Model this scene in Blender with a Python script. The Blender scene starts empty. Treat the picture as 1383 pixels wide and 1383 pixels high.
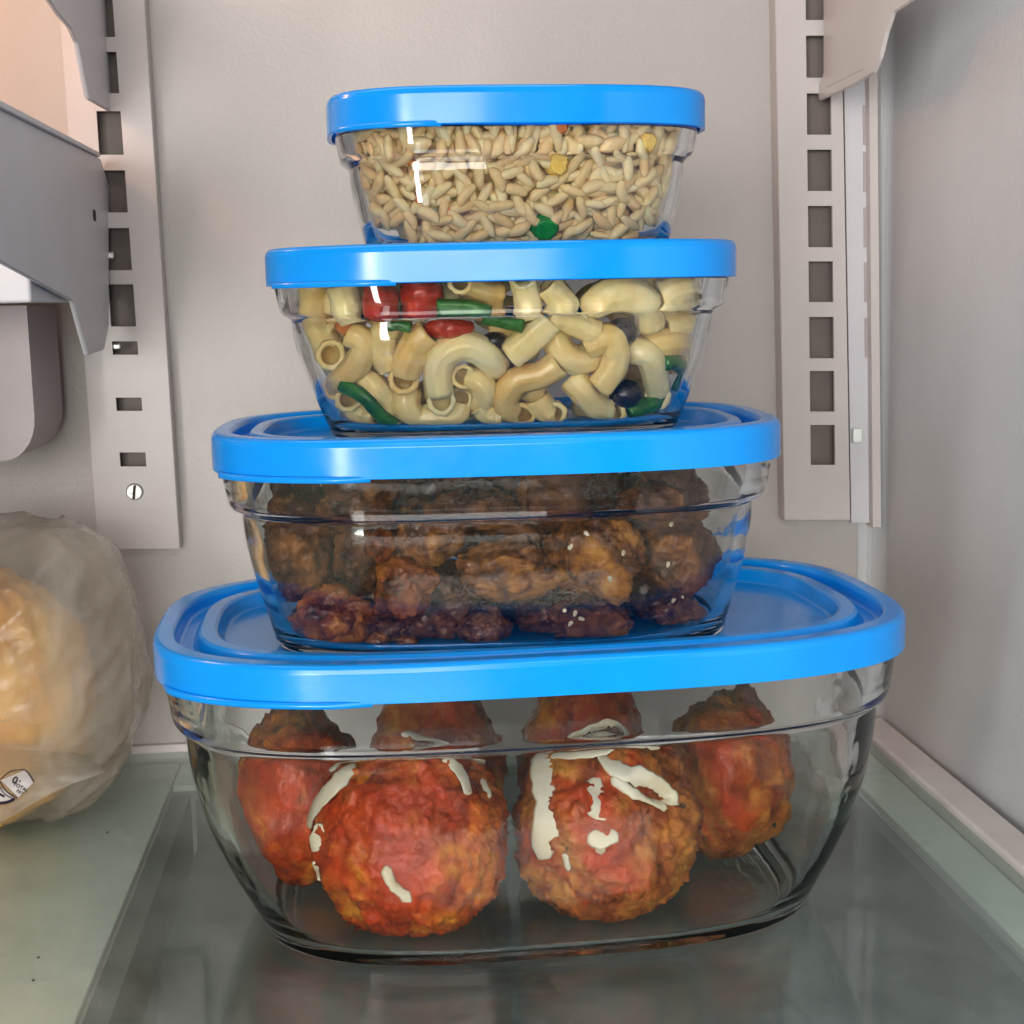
import bpy, bmesh, math, random
import numpy as np
from mathutils import Vector, Matrix, noise
from mathutils.bvhtree import BVHTree
R = math.radians
random.seed(7)
rng = np.random.default_rng(7)
S = bpy.context.scene
COL = S.collection

# ------------------------------------------------------------------ camera
CAM = Vector((-.04642, -.45184, .19039))
YAW, PITCH, ROLL, FPX = R(5.363), R(8.491), R(1.27), 1961.7
D = Vector((math.sin(YAW)*math.cos(PITCH), math.cos(YAW)*math.cos(PITCH), -math.sin(PITCH)))
r0 = Vector((math.cos(YAW), -math.sin(YAW), 0)); u0 = r0.cross(D)
RT = r0*math.cos(ROLL) - u0*math.sin(ROLL); UP = u0*math.cos(ROLL) + r0*math.sin(ROLL)
cd = bpy.data.cameras.new('camera'); co = bpy.data.objects.new('camera', cd); COL.objects.link(co)
cd.sensor_width = 36; cd.lens = FPX/1383*36; cd.clip_start = .01; cd.clip_end = 50
co.matrix_world = Matrix(((RT.x, UP.x, -D.x, CAM.x), (RT.y, UP.y, -D.y, CAM.y), (RT.z, UP.z, -D.z, CAM.z), (0, 0, 0, 1)))
S.camera = co

# ------------------------------------------------------------------ world, lamps, exposure
w = bpy.data.worlds.new('World'); S.world = w; w.use_nodes = True
w.node_tree.nodes['Background'].inputs[0].default_value = (.95, .97, 1, 1)
w.node_tree.nodes['Background'].inputs[1].default_value = .10
def lamp(name, loc, aim, sx, sy, power, colour):
    l = bpy.data.lights.new(name, 'AREA'); l.shape = 'RECTANGLE'; l.size = sx; l.size_y = sy
    l.energy = power; l.color = colour
    o = bpy.data.objects.new(name, l); COL.objects.link(o); o.location = loc
    o.rotation_euler = (Vector(aim)-Vector(loc)).to_track_quat('-Z', 'Y').to_euler()
    return o
for wx, wy_ in ((-.98, -1.19), (-.68, -1.40)):      # a window of two tall panes, left of the open door
    lamp('kitchen_window_light', (wx, wy_, .02), (0, 0, .12), .10, .85, 9.5, (1, .98, .95))
lamp('front_top_fill_light', (.05, -1.40, 1.15), (0, 0, .05), 1.0, .6, 19, (1, .97, .93))  # added fill from high in front, brightens shelf front and lowest container
lamp('frontal_fill_light', (-.40, -1.80, .34), (0, 0, .1), 1.1, .5, 23, (1, .97, .93))  # added low frontal fill from the left, not a known lamp
lamp('fridge_ceiling_light', (-.07, -.03, .392), (-.07, -.02, 0), .22, .09, .16, (1, .95, .88))
pl = bpy.data.lights.new('fridge_bulb', 'POINT'); pl.energy = .75; pl.color = (1, .50, .25); pl.shadow_soft_size = .02
po = bpy.data.objects.new('fridge_bulb', pl); COL.objects.link(po); po.location = (-.285, .06, .36)
S.view_settings.view_transform = 'Standard'; S.view_settings.look = 'None'
S.view_settings.exposure = -.14; S.view_settings.gamma = 1; S.view_settings.use_curve_mapping = False
cy = S.cycles
cy.max_bounces = 20; cy.diffuse_bounces = 5; cy.glossy_bounces = 8; cy.transmission_bounces = 16; cy.transparent_max_bounces = 24
cy.caustics_reflective = True; cy.caustics_refractive = True; cy.blur_glossy = .3; cy.sample_clamp_indirect = 6
cy.use_denoising = True
try: cy.denoiser = 'OPENIMAGEDENOISE'
except Exception: pass

# ------------------------------------------------------------------ pixel rays (photograph pixels -> points on real planes)
def ray(px, py): return (D*FPX + RT*(px-691.5) - UP*(py-691.5)).normalized()
def hit(axis, val, px, py):
    d = ray(px, py); return CAM + d*((val-CAM[axis])/d[axis])
hx = lambda px, py, X: hit(0, X, px, py)
hy = lambda px, py, Y: hit(1, Y, px, py)
hz = lambda px, py, Z: hit(2, Z, px, py)

# ------------------------------------------------------------------ object helpers
def obj(name, me, m=None, parent=None):
    o = bpy.data.objects.new(name, me); COL.objects.link(o)
    if m is not None and len(me.materials) == 0: me.materials.append(m)
    if parent is not None: o.parent = parent
    return o
def tag(o, label=None, cat=None, group=None, kind=None):
    for k, v in (('label', label), ('category', cat), ('group', group), ('kind', kind)):
        if v: o[k] = v
    return o
def empty(name, loc=(0, 0, 0), rz=0):
    o = bpy.data.objects.new(name, None); COL.objects.link(o); o.location = loc; o.rotation_euler.z = rz
    o.empty_display_size = .02
    return o
def mesh(name, V, F, smooth=True):
    me = bpy.data.meshes.new(name); me.from_pydata([tuple(v) for v in V], [], F); me.update()
    if smooth: me.polygons.foreach_set('use_smooth', [True]*len(me.polygons))
    return me
def bm_mesh(name, bm, smooth=False):
    bmesh.ops.recalc_face_normals(bm, faces=bm.faces)
    me = bpy.data.meshes.new(name); bm.to_mesh(me); bm.free()
    if smooth: me.polygons.foreach_set('use_smooth', [True]*len(me.polygons))
    return me
def box(bm, a, b, bevel=0):
    a, b = Vector(a), Vector(b)
    r = bmesh.ops.create_cube(bm, size=1); vs = r['verts']
    for v in vs: v.co = Vector([(a[i]+b[i])/2 + v.co[i]*(b[i]-a[i]) for i in range(3)])
    if bevel:
        bmesh.ops.bevel(bm, geom=list({e for v in vs for e in v.link_edges}), offset=bevel, segments=3, affect='EDGES', profile=.5)
def local(o, parent):   # keep world coordinates of a mesh made in world space under a parent that is only translated
    o.data.transform(Matrix.Translation(-Vector(parent.location)))
    return o

# ------------------------------------------------------------------ materials
def film_fresnel(nt, ior):
    g = nt.nodes.new('ShaderNodeNewGeometry'); m = nt.nodes.new('ShaderNodeMix'); m.data_type = 'FLOAT'
    m.inputs[2].default_value = ior; m.inputs[3].default_value = 1/ior; nt.links.new(g.outputs['Backfacing'], m.inputs[0])
    f = nt.nodes.new('ShaderNodeFresnel'); nt.links.new(m.outputs[0], f.inputs[0]); return f
def nodes(name):
    m = bpy.data.materials.new(name); m.use_nodes = True; nt = m.node_tree
    return m, nt, nt.nodes['Principled BSDF']
def N(nt, t, **kw):
    n = nt.nodes.new(t)
    for k, v in kw.items():
        if hasattr(n, k) and not k[0].isupper(): setattr(n, k, v)
    return n
def ramp(nt, src, stops):
    r = nt.nodes.new('ShaderNodeValToRGB'); e = r.color_ramp.elements
    while len(e) < len(stops): e.new(.5)
    for i, (p, c) in enumerate(stops): e[i].position = p; e[i].color = (*c, 1) if len(c) == 3 else c
    nt.links.new(src, r.inputs[0]); return r.outputs[0]
def noise_tex(nt, scale, detail=4, rough=.55, dist=0, coord='Object', ofs=None):
    t = nt.nodes.new('ShaderNodeTexCoord'); n = nt.nodes.new('ShaderNodeTexNoise')
    n.inputs['Scale'].default_value = scale; n.inputs['Detail'].default_value = detail
    n.inputs['Roughness'].default_value = rough; n.inputs['Distortion'].default_value = dist
    src = t.outputs[coord]
    if ofs:
        mp = nt.nodes.new('ShaderNodeMapping'); mp.inputs[1].default_value = ofs; nt.links.new(src, mp.inputs[0]); src = mp.outputs[0]
    nt.links.new(src, n.inputs['Vector']); return n.outputs['Fac']
def bump(nt, p, src, strength, dist):
    b = nt.nodes.new('ShaderNodeBump'); b.inputs['Strength'].default_value = strength; b.inputs['Distance'].default_value = dist
    nt.links.new(src, b.inputs['Height']); nt.links.new(b.outputs[0], p.inputs['Normal'])
def mixc(nt, fac, a, b, mode='MIX'):
    m = nt.nodes.new('ShaderNodeMix'); m.data_type = 'RGBA'; m.blend_type = mode
    for s, v in ((0, fac), (6, a), (7, b)):
        if isinstance(v, (int, float)): m.inputs[s].default_value = v
        elif isinstance(v, tuple): m.inputs[s].default_value = (*v, 1)
        else: nt.links.new(v, m.inputs[s])
    return m.outputs[2]
def plastic(name, c1, c2, rough=.45, scale=30, bs=.15, bd=.0004, bscale=900, spec=.4):
    m, nt, p = nodes(name)
    nt.links.new(ramp(nt, noise_tex(nt, scale, 5), [(.3, c1), (.7, c2)]), p.inputs['Base Color'])
    p.inputs['Roughness'].default_value = rough; p.inputs['Specular IOR Level'].default_value = spec
    bump(nt, p, noise_tex(nt, bscale, 2), bs, bd)
    return m
M = {}
M['wall'] = plastic('liner_plastic', (.44, .41, .39), (.48, .447, .425), .42, 9, .30, .0006, 600)
M['side_wall'] = plastic('side_liner_plastic', (.50, .50, .51), (.54, .54, .55), .42, 9, .30, .0006, 600)
M['channel'] = plastic('channel_shade', (.14, .118, .105), (.18, .15, .135), .6)  # dark tone puts the shade inside the rail slots into the colour
M['rail'] = plastic('rail_enamel', (.50, .46, .445), (.54, .50, .485), .35, 25, .05, .0002, 700)
M['bracket'] = plastic('bracket_enamel', (.55, .535, .56), (.60, .585, .61), .4, 25, .06, .0002, 700)
M['trim'] = plastic('trim_plastic', (.62, .57, .54), (.70, .65, .62), .4, 40, .1, .0003, 500)
M['ledge'] = plastic('ledge_plastic', (.78, .83, .79), (.84, .88, .84), .5, 20)
M['drawer'] = plastic('drawer_plastic', (.10, .125, .125), (.19, .215, .21), .5, 14, .1, .0004, 300)
M['bin'] = plastic('bin_plastic', (.36, .30, .31), (.42, .36, .37), .35, 20)
M['metal'] = plastic('screw_metal', (.45, .44, .42), (.55, .54, .52), .3, 200); M['metal'].node_tree.nodes['Principled BSDF'].inputs['Metallic'].default_value = .8
M['dark'] = plastic('gap_shade_crumb', (.02, .018, .018), (.03, .026, .026), .7)  # shade of hole and screw slot as colour; crumbs use it too
M['ink'] = plastic('ink', (.012, .01, .03), (.02, .018, .04), .5)
M['paper'] = plastic('print_white', (.62, .60, .58), (.70, .68, .66), .5)

def lid_mat():
    m, nt, p = nodes('blue_lid_plastic')
    nt.links.new(ramp(nt, noise_tex(nt, 40, 4), [(.3, (.001, .275, .85)), (.7, (.002, .31, .92))]), p.inputs['Base Color'])
    r = ramp(nt, noise_tex(nt, 120, 5), [(.3, (.15,)*3), (.75, (.22,)*3)]); nt.links.new(r, p.inputs['Roughness'])
    p.inputs['Specular IOR Level'].default_value = .4
    bump(nt, p, noise_tex(nt, 60, 2), .04, .0006)
    return m
M['lid'] = lid_mat()
def glass_mat():
    m, nt, p = nodes('tempered_glass'); nt.nodes.remove(p)
    g = nt.nodes.new('ShaderNodeBsdfGlass'); g.inputs['IOR'].default_value = 1.5; g.inputs['Roughness'].default_value = 0
    g.inputs['Color'].default_value = (.975, .985, .985, 1)
    b = nt.nodes.new('ShaderNodeBump'); b.inputs['Strength'].default_value = .22; b.inputs['Distance'].default_value = .0008
    nt.links.new(noise_tex(nt, 65, 2), b.inputs['Height']); nt.links.new(b.outputs[0], g.inputs['Normal'])
    nt.links.new(g.outputs[0], nt.nodes['Material Output'].inputs[0]); return m
M['glass'] = glass_mat()
def pane_mat():
    m, nt, p = nodes('shelf_glass'); nt.nodes.remove(p)
    t = nt.nodes.new('ShaderNodeBsdfTransparent'); t.inputs[0].default_value = (.925, .965, .945, 1)
    g = nt.nodes.new('ShaderNodeBsdfGlossy'); g.inputs['Roughness'].default_value = .06
    df = nt.nodes.new('ShaderNodeBsdfDiffuse'); df.inputs[0].default_value = (.46, .54, .52, 1)
    fr = film_fresnel(nt, 1.5)
    mx = nt.nodes.new('ShaderNodeMixShader'); mx2 = nt.nodes.new('ShaderNodeMixShader')
    sm = ramp(nt, noise_tex(nt, 22, 8, .65, .6), [(.36, (.03,)*3), (.76, (.24,)*3)])   # smears and film on the glass
    nt.links.new(sm, mx2.inputs[0]); nt.links.new(t.outputs[0], mx2.inputs[1]); nt.links.new(df.outputs[0], mx2.inputs[2])
    nt.links.new(fr.outputs[0], mx.inputs[0]); nt.links.new(mx2.outputs[0], mx.inputs[1]); nt.links.new(g.outputs[0], mx.inputs[2])
    nt.links.new(mx.outputs[0], nt.nodes['Material Output'].inputs[0]); return m
M['pane'] = pane_mat()
def bag_mat():
    m, nt, p = nodes('bag_film'); nt.nodes.remove(p)
    t = nt.nodes.new('ShaderNodeBsdfTransparent'); t.inputs[0].default_value = (.93, .90, .86, 1)
    df = nt.nodes.new('ShaderNodeBsdfDiffuse'); df.inputs[0].default_value = (.80, .77, .70, 1)
    tr = nt.nodes.new('ShaderNodeBsdfTranslucent'); tr.inputs[0].default_value = (.80, .77, .70, 1)
    g = nt.nodes.new('ShaderNodeBsdfGlossy'); g.inputs['Roughness'].default_value = .12; g.inputs[0].default_value = (.8, .8, .8, 1)
    fac = ramp(nt, noise_tex(nt, 30, 6, .6, .8), [(.3, (.10,)*3), (.7, (.34,)*3)])
    tc = nt.nodes.new('ShaderNodeTexCoord'); sp = nt.nodes.new('ShaderNodeSeparateXYZ'); nt.links.new(tc.outputs['Object'], sp.inputs[0])
    ma = nt.nodes.new('ShaderNodeMath'); ma.operation = 'MULTIPLY_ADD'; ma.inputs[1].default_value = .012; nt.links.new(noise_tex(nt, 45, 5, .6), ma.inputs[0]); nt.links.new(sp.outputs[0], ma.inputs[2])
    pm = ramp(nt, ma.outputs[0], [(.0225, (0, 0, 0)), (.0245, (1, 1, 1))])      # the white printed half of the film
    fac = mixc(nt, pm, fac, (.46, .46, .46))
    a = nt.nodes.new('ShaderNodeMixShader'); a.inputs[0].default_value = .5
    nt.links.new(df.outputs[0], a.inputs[1]); nt.links.new(tr.outputs[0], a.inputs[2])
    b = nt.nodes.new('ShaderNodeMixShader'); nt.links.new(fac, b.inputs[0]); nt.links.new(t.outputs[0], b.inputs[1]); nt.links.new(a.outputs[0], b.inputs[2])
    fr = film_fresnel(nt, 1.35)
    c = nt.nodes.new('ShaderNodeMixShader'); nt.links.new(fr.outputs[0], c.inputs[0]); nt.links.new(b.outputs[0], c.inputs[1]); nt.links.new(g.outputs[0], c.inputs[2])
    bp = nt.nodes.new('ShaderNodeBump'); bp.inputs['Strength'].default_value = .35; bp.inputs['Distance'].default_value = .002
    nt.links.new(noise_tex(nt, 70, 5, .6, 1.2), bp.inputs['Height'])
    for n in (df, tr, g, fr): nt.links.new(bp.outputs[0], n.inputs['Normal'])
    nt.links.new(c.outputs[0], nt.nodes['Material Output'].inputs[0]); return m
M['bag'] = bag_mat()
def food(name, stops, scale, rough=(.25, .45), coat=0, speck=None, bs=.4, bd=.001, bscale=300, dist=.4, sss=0, rnd=0, sauce=None, spec=.3):
    m, nt, p = nodes(name)
    ni = noise_tex(nt, scale, 6, .62, dist)
    if rnd:
        oi = nt.nodes.new('ShaderNodeObjectInfo'); ge = nt.nodes.new('ShaderNodeNewGeometry')
        ad = nt.nodes.new('ShaderNodeMath'); ad.operation = 'ADD'
        nt.links.new(oi.outputs['Random'], ad.inputs[0]); nt.links.new(ge.outputs['Random Per Island'], ad.inputs[1])
        fr = nt.nodes.new('ShaderNodeMath'); fr.operation = 'FRACT'; nt.links.new(ad.outputs[0], fr.inputs[0])
        sb = nt.nodes.new('ShaderNodeMath'); sb.operation = 'MULTIPLY_ADD'; sb.inputs[1].default_value = rnd; sb.inputs[2].default_value = -rnd/2
        nt.links.new(fr.outputs[0], sb.inputs[0])
        a2 = nt.nodes.new('ShaderNodeMath'); a2.operation = 'ADD'; nt.links.new(ni, a2.inputs[0]); nt.links.new(sb.outputs[0], a2.inputs[1]); ni = a2.outputs[0]
    c = ramp(nt, ni, stops)
    if speck:
        for sc_, th, colr, of in speck:
            f = ramp(nt, noise_tex(nt, sc_, 3, .5, .2, ofs=of), [(th, (0, 0, 0)), (th+.045, (1, 1, 1))])
            c = mixc(nt, f, c, colr)
    rg2 = ramp(nt, noise_tex(nt, scale*2.2, 4), [(.35, (rough[0],)*3), (.65, (rough[1],)*3)])
    p.inputs['Coat Weight'].default_value = coat
    if sauce:       # wet tomato sauce lying over part of the meat
        th, colr = sauce; f = ramp(nt, noise_tex(nt, 34, 5, .6, .8, ofs=(2, 8, 3)), [(th, (0, 0, 0)), (th+.10, (.86,)*3)])
        c = mixc(nt, f, c, mixc(nt, noise_tex(nt, 130, 3), tuple(v*.30 for v in colr), tuple(v*1.75 for v in colr))); rg2 = mixc(nt, f, rg2, (.17, .17, .17)); nt.links.new(ramp(nt, f, [(0, (.03,)*3), (1, (.13,)*3)]), p.inputs['Coat Weight'])
    nt.links.new(c, p.inputs['Base Color']); nt.links.new(rg2, p.inputs['Roughness'])
    p.inputs['Specular IOR Level'].default_value = .14 if sauce else spec; p.inputs['Coat Roughness'].default_value = .12
    if sss:
        p.inputs['Subsurface Weight'].default_value = sss; p.inputs['Subsurface Radius'].default_value = (1, .6, .3); p.inputs['Subsurface Scale'].default_value = .0015
    bump(nt, p, noise_tex(nt, bscale, 5, .6), bs, bd)
    return m
M['rice'] = food('rice', [(.25, (.78, .51, .23)), (.5, (.91, .70, .38)), (.75, (.95, .82, .54))], 120, (.3, .5), .1, bs=.1, bd=.0003, bscale=900, rnd=.28, sss=.25)
M['pasta'] = food('pasta', [(.25, (.78, .51, .16)), (.5, (.90, .71, .32)), (.75, (.93, .81, .48))], 60, (.16, .34), .6, bs=.2, bd=.0005, bscale=500, rnd=.35,
                  speck=[(260, .74, (.20, .12, .05), (3, 1, 2))], sss=.25)
M['tomato'] = food('tomato', [(.3, (.30, .008, .003)), (.5, (.44, .03, .008)), (.7, (.58, .12, .03))], 110, (.2, .4), .3, bs=.35, sss=.3)
M['green'] = food('green_onion', [(.3, (.012, .085, .008)), (.7, (.05, .20, .02))], 150, (.25, .4), .2, bs=.15, bscale=600)
M['pea'] = food('green_pepper', [(.3, (.004, .17, .010)), (.7, (.02, .36, .025))], 150, (.2, .35), .3, bs=.2)
M['olive'] = food('olive', [(.3, (.012, .008, .010)), (.7, (.035, .02, .02))], 120, (.2, .35), .3)
M['egg'] = food('egg', [(.3, (.80, .46, .06)), (.7, (.90, .68, .20))], 200, (.35, .5), .1)
M['carrot'] = food('carrot', [(.3, (.50, .12, .02)), (.7, (.62, .20, .04))], 150, (.3, .45), .1)
M['chicken_gold'] = food('fried_chicken', [(.34, (.03, .007, .002)), (.47, (.15, .044, .005)), (.60, (.32, .12, .014)), (.78, (.52, .25, .05))], 110, (.13, .36), .35, spec=.2, bs=.7, bd=.0015, bscale=420)
M['chicken_dark'] = food('glazed_chicken', [(.34, (.034, .009, .003)), (.5, (.11, .034, .007)), (.72, (.27, .10, .018))], 110, (.14, .38), .2, spec=.14, bs=.7, bd=.0015, bscale=420)
M['chicken_orange'] = food('orange_chicken', [(.34, (.035, .005, .002)), (.5, (.20, .045, .003)), (.72, (.48, .17, .014))], 110, (.13, .36), .35, spec=.2, bs=.7, bd=.0015, bscale=420)
M['seed'] = food('sesame', [(.3, (.70, .58, .38)), (.7, (.82, .72, .54))], 300)
M['meat_red'] = food('sauced_meatball', [(.30, (.08, .010, .004)), (.42, (.28, .035, .004)), (.52, (.50, .11, .008)), (.62, (.60, .21, .016)), (.74, (.68, .36, .05))], 85, (.22, .5), .15,
                     speck=[(150, .75, (.03, .025, .008), (7, 2, 1))], bs=.55, bd=.0016, bscale=300, sauce=(.43, (.40, .032, .003)))
M['meat_brown'] = food('browned_meatball', [(.28, (.06, .012, .004)), (.40, (.20, .035, .006)), (.50, (.34, .095, .014)), (.62, (.46, .17, .025)), (.78, (.58, .31, .07))], 85, (.25, .5), .12,
                       speck=[(130, .68, (.03, .028, .012), (1, 5, 2))], bs=.55, bd=.0016, bscale=300, sauce=(.49, (.38, .035, .003)))
M['cheese'] = food('cheese', [(.3, (.74, .62, .38)), (.55, (.82, .76, .58))], 90, (.3, .45), .15, bs=.1, bd=.0004)
M['bread'] = food('orange_bag_food', [(.3, (.50, .17, .02)), (.5, (.76, .42, .08)), (.7, (.86, .62, .24))], 16, (.3, .5), .1, bs=.3, bd=.002, bscale=60)

# ------------------------------------------------------------------ the setting: inside of the refrigerator
YB = .162
XR = hy(1190, 600, YB).x
XL = -.36; ZC = .40; YF = -.46
def quad(name, pts, m): return tag(obj(name, mesh(name, pts, [list(range(len(pts)))], False), m), kind='structure')
def slab(name, a, b, m, bevel=0):
    bm = bmesh.new(); box(bm, a, b, bevel); return tag(obj(name, bm_mesh(name, bm, False), m), kind='structure')
slab('back_wall', (XL, YB, -.14), (XR+.02, YB+.02, ZC), M['wall'])
bm = bmesh.new()   # right wall with its moulded round corner into the back wall
pr = [(XR-.010*(1-math.sin(t)), YB-.0005-.010*(1-math.cos(t))) for t in np.linspace(0, math.pi/2, 9)]
pr = [(x, y) for x, y in pr] + [(XR+.012, YF), (XR+.02, YF), (XR+.02, YB-.0005)]
vb = [bm.verts.new((x, y, -.14)) for x, y in pr]; f = bm.faces.new(vb)
e = bmesh.ops.extrude_face_region(bm, geom=[f]); bmesh.ops.translate(bm, verts=[g for g in e['geom'] if isinstance(g, bmesh.types.BMVert)], vec=(0, 0, ZC+.14))
tag(obj('right_wall', bm_mesh('right_wall', bm, False), M['side_wall']), kind='structure')
slab('left_wall', (XL-.02, YF, -.14), (XL, YB-.0005, ZC), M['wall'])
slab('ceiling', (XL, YF, ZC), (XR+.02, YB, ZC+.02), M['wall'])

# glass shelf on its white frame, drawer below
ZG = 0.0
xin = hz(1184, 1008, ZG).x            # inner edge of right trim
xdR = hz(1200, 1100, -.005).x; xdL = hz(160, 1236, -.005).x
ybt = hz(200, 1017, ZG).y             # front edge of the back trim
shelf = empty('glass_shelf', (0, 0, -.004))
tag(shelf, 'greenish glass fridge shelf with white side ledges under the container stack', 'shelf')
def part(name, parent, m, boxes, bevel=0):
    bm = bmesh.new()
    for a, b in boxes: box(bm, a, b, bevel)
    return local(obj(name, bm_mesh(name, bm), m, parent), parent)
part('glass_pane', shelf, M['pane'], [((XL+.002, YF, -.004), (xin-.0008, ybt-.0008, ZG))])
part('side_trim', shelf, M['trim'], [((xin, YF, -.012), (XR-.0015, YB-.011, .0025))], .0012)
part('back_trim', shelf, M['trim'], [((XL+.002, ybt, -.012), (xin-.0005, YB-.001, .0035))], .0012)
part('ledge', shelf, M['ledge'], [((xdR, YF, -.008), (xin-.0005, ybt-.0005, -.0048))], .0006)
part('ledge', shelf, M['ledge'], [((XL+.002, YF, -.008), (xdL, ybt-.0005, -.0048))], .0006)
part('ledge', shelf, M['ledge'], [((xdL+.0004, ybt-.030, -.008), (xdR-.0004, ybt-.0005, -.0052))], .0006)
drawer = empty('crisper_drawer', (0, 0, -.13)); tag(drawer, 'dark grey crisper drawer seen through the glass shelf', 'drawer')
d0, d1 = xdL+.008, xdR-.006
part('drawer_floor', drawer, M['drawer'], [((d0, YF, -.04), (d1, ybt-.02, -.035))])
part('drawer_side', drawer, M['drawer'], [((xdL+.0006, YF, -.04), (d0, ybt-.033, -.0084))])
part('drawer_side', drawer, M['drawer'], [((d1, YF, -.04), (xdR-.0006, ybt-.033, -.0084))])
part('drawer_front', drawer, M['drawer'], [((d0, YF+.001, -.0395), (d1, YF+.004, -.016))])  # unseen panel, added to keep room light out of the drawer
part('drawer_back', drawer, M['drawer'], [((d0, ybt-.02, -.06), (d1, ybt-.017, -.016))])

# rails with slots on the back wall
def rail(name, label, lean, left, right, top, bottom, holes, yp, hole_cols, screw):
    """left/right/hole columns are functions of the pixel row; plate stands 10 mm off the wall"""
    root = empty(name, hy(left(bottom), bottom, yp)); tag(root, label, 'shelf rail', 'slotted shelf rails on the back wall')
    bm = bmesh.new(); rows = sorted({top, bottom} | {y for h in holes for y in h})
    cols = [left, hole_cols[0], hole_cols[1], right]
    G = [[bm.verts.new(hy(c(y), y, yp)) for c in cols] for y in rows]
    for i in range(len(rows)-1):
        mid = (rows[i]+rows[i+1])/2; inh = any(h[0] < mid < h[1] for h in holes)
        for j in range(3):
            if j == 1 and inh: continue
            bm.faces.new((G[i][j], G[i][j+1], G[i+1][j+1], G[i+1][j]))
    e = bmesh.ops.extrude_face_region(bm, geom=list(bm.faces))
    bmesh.ops.translate(bm, verts=[g for g in e['geom'] if isinstance(g, bmesh.types.BMVert)], vec=(0, .0016, 0))
    local(obj('rail_plate', bm_mesh('rail_plate', bm), M['rail'], root), root)
    for c in (left, right):       # folded sides back to the wall
        bm = bmesh.new(); s = -1 if c is left else 1
        a0, a1 = hy(c(top), top, yp), hy(c(bottom), bottom, yp)
        vs = [bm.verts.new(p) for p in (a0+Vector((s*.0002, .0005, 0)), a1+Vector((s*.0002, .0005, 0)), Vector((a1.x+s*.0002, YB-.0006, a1.z)), Vector((a0.x+s*.0002, YB-.0006, a0.z)))]
        f = bm.faces.new(vs); e = bmesh.ops.extrude_face_region(bm, geom=[f])
        bmesh.ops.translate(bm, verts=[g for g in e['geom'] if isinstance(g, bmesh.types.BMVert)], vec=(-s*.0014, 0, 0))
        local(obj('folded_side', bm_mesh('folded_side', bm), M['rail'], root), root)
    bm = bmesh.new(); vs = [bm.verts.new(Vector((hy(c(y), y, yp).x, YB-.0030, hy(c(y), y, yp).z))) for c, y in ((lambda y: left(y)+8, top), (lambda y: right(y)-8, top), (lambda y: right(y)-8, bottom-6), (lambda y: left(y)+8, bottom-6))]
    f = bm.faces.new(vs); e = bmesh.ops.extrude_face_region(bm, geom=[f]); bmesh.ops.translate(bm, verts=[g for g in e['geom'] if isinstance(g, bmesh.types.BMVert)], vec=(0, .0015, 0))
    local(obj('channel_shade_sheet', bm_mesh('channel_shade_sheet', bm), M['channel'], root), root)  # dark sheet added behind the slots, coloured as their shade
    if screw:
        c = hy(*screw, yp); bm = bmesh.new()
        bmesh.ops.create_cone(bm, cap_ends=True, segments=28, radius1=.0036, radius2=.0029, depth=.0014, matrix=Matrix.Translation(c+Vector((0, -.0008, 0))) @ Matrix.Rotation(R(90), 4, 'X'))
        sc = local(obj('screw', bm_mesh('screw', bm), M['metal'], root), root)
        bm = bmesh.new(); box(bm, (-.0005, -.0004, -.0028), (.0005, .0002, .0028)); me = bm_mesh('slot', bm)
        me.transform(Matrix.Translation(c+Vector((0, -.0016, 0))) @ Matrix.Rotation(R(8), 4, 'Y')); local(obj('slot_shade_bar', me, M['dark'], sc), root)  # raised dark bar, its colour stands for the shade in the slot
    return root
YP = YB-.010
ln = lambda x0, y0, x1, y1: (lambda y: x0+(x1-x0)*(y-y0)/(y1-y0))
rl = rail('shelf_rail', 'slotted rail with a slotted screw behind the wide metal bracket, above the bag', 0, ln(80, 0, 130, 700), ln(194, 0, 242, 740), -70, 741,
     [(-10, 50), (70, 126), (150, 209), (230, 287), (308, 365), (384, 441), (461, 479), (537, 555), (611, 630)], YP,
     (ln(130, 150, 162, 620), ln(165, 180, 197, 620)), (182, 664))
rr = rail('shelf_rail', 'slotted rail without screw head beside the smooth side wall', 0, ln(1048, 0, 1060, 702), ln(1136, 0, 1148, 702), -70, 702,
     [(-28, 27), (48, 105), (126, 182), (202, 258), (278, 334), (353, 408), (428, 484), (501, 556), (574, 628)], YP,
     (ln(1088, 0, 1095, 628), ln(1121, 0, 1128, 628)), None)
# side channel of the right rail
bm = bmesh.new()
def strip(bm, fL, fR, t, b, yp, dep):
    vs = [bm.verts.new(hy(fL(t), t, yp)), bm.verts.new(hy(fR(t), t, yp)), bm.verts.new(hy(fR(b), b, yp)), bm.verts.new(hy(fL(b), b, yp))]
    f = bm.faces.new(vs); e = bmesh.ops.extrude_face_region(bm, geom=[f])
    bmesh.ops.translate(bm, verts=[g for g in e['geom'] if isinstance(g, bmesh.types.BMVert)], vec=(0, dep, 0))
strip(bm, ln(1138, 0, 1150, 706), ln(1172, 0, 1178, 706), -70, 706, YP+.004, .002)
local(obj('side_channel', bm_mesh('side_channel', bm), M['bracket'], rr), rr)
bm = bmesh.new(); strip(bm, ln(1173, 0, 1179, 712), ln(1184, 0, 1190, 712), -70, 712, YP-.001, .008)
local(obj('edge_ridge', bm_mesh('edge_ridge', bm), M['rail'], rr), rr)
for t in (142, 205, 280, 354, 429):
    bm = bmesh.new(); strip(bm, ln(1164, 0, 1170, 700), ln(1170, 0, 1176, 700), t, t+54, YP+.0036, .0003)
    local(obj('slot_shade_strip', bm_mesh('slot_shade_strip', bm), M['bin'], rr), rr)  # solid darker strips, their colour stands for the shade in the slots
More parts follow.
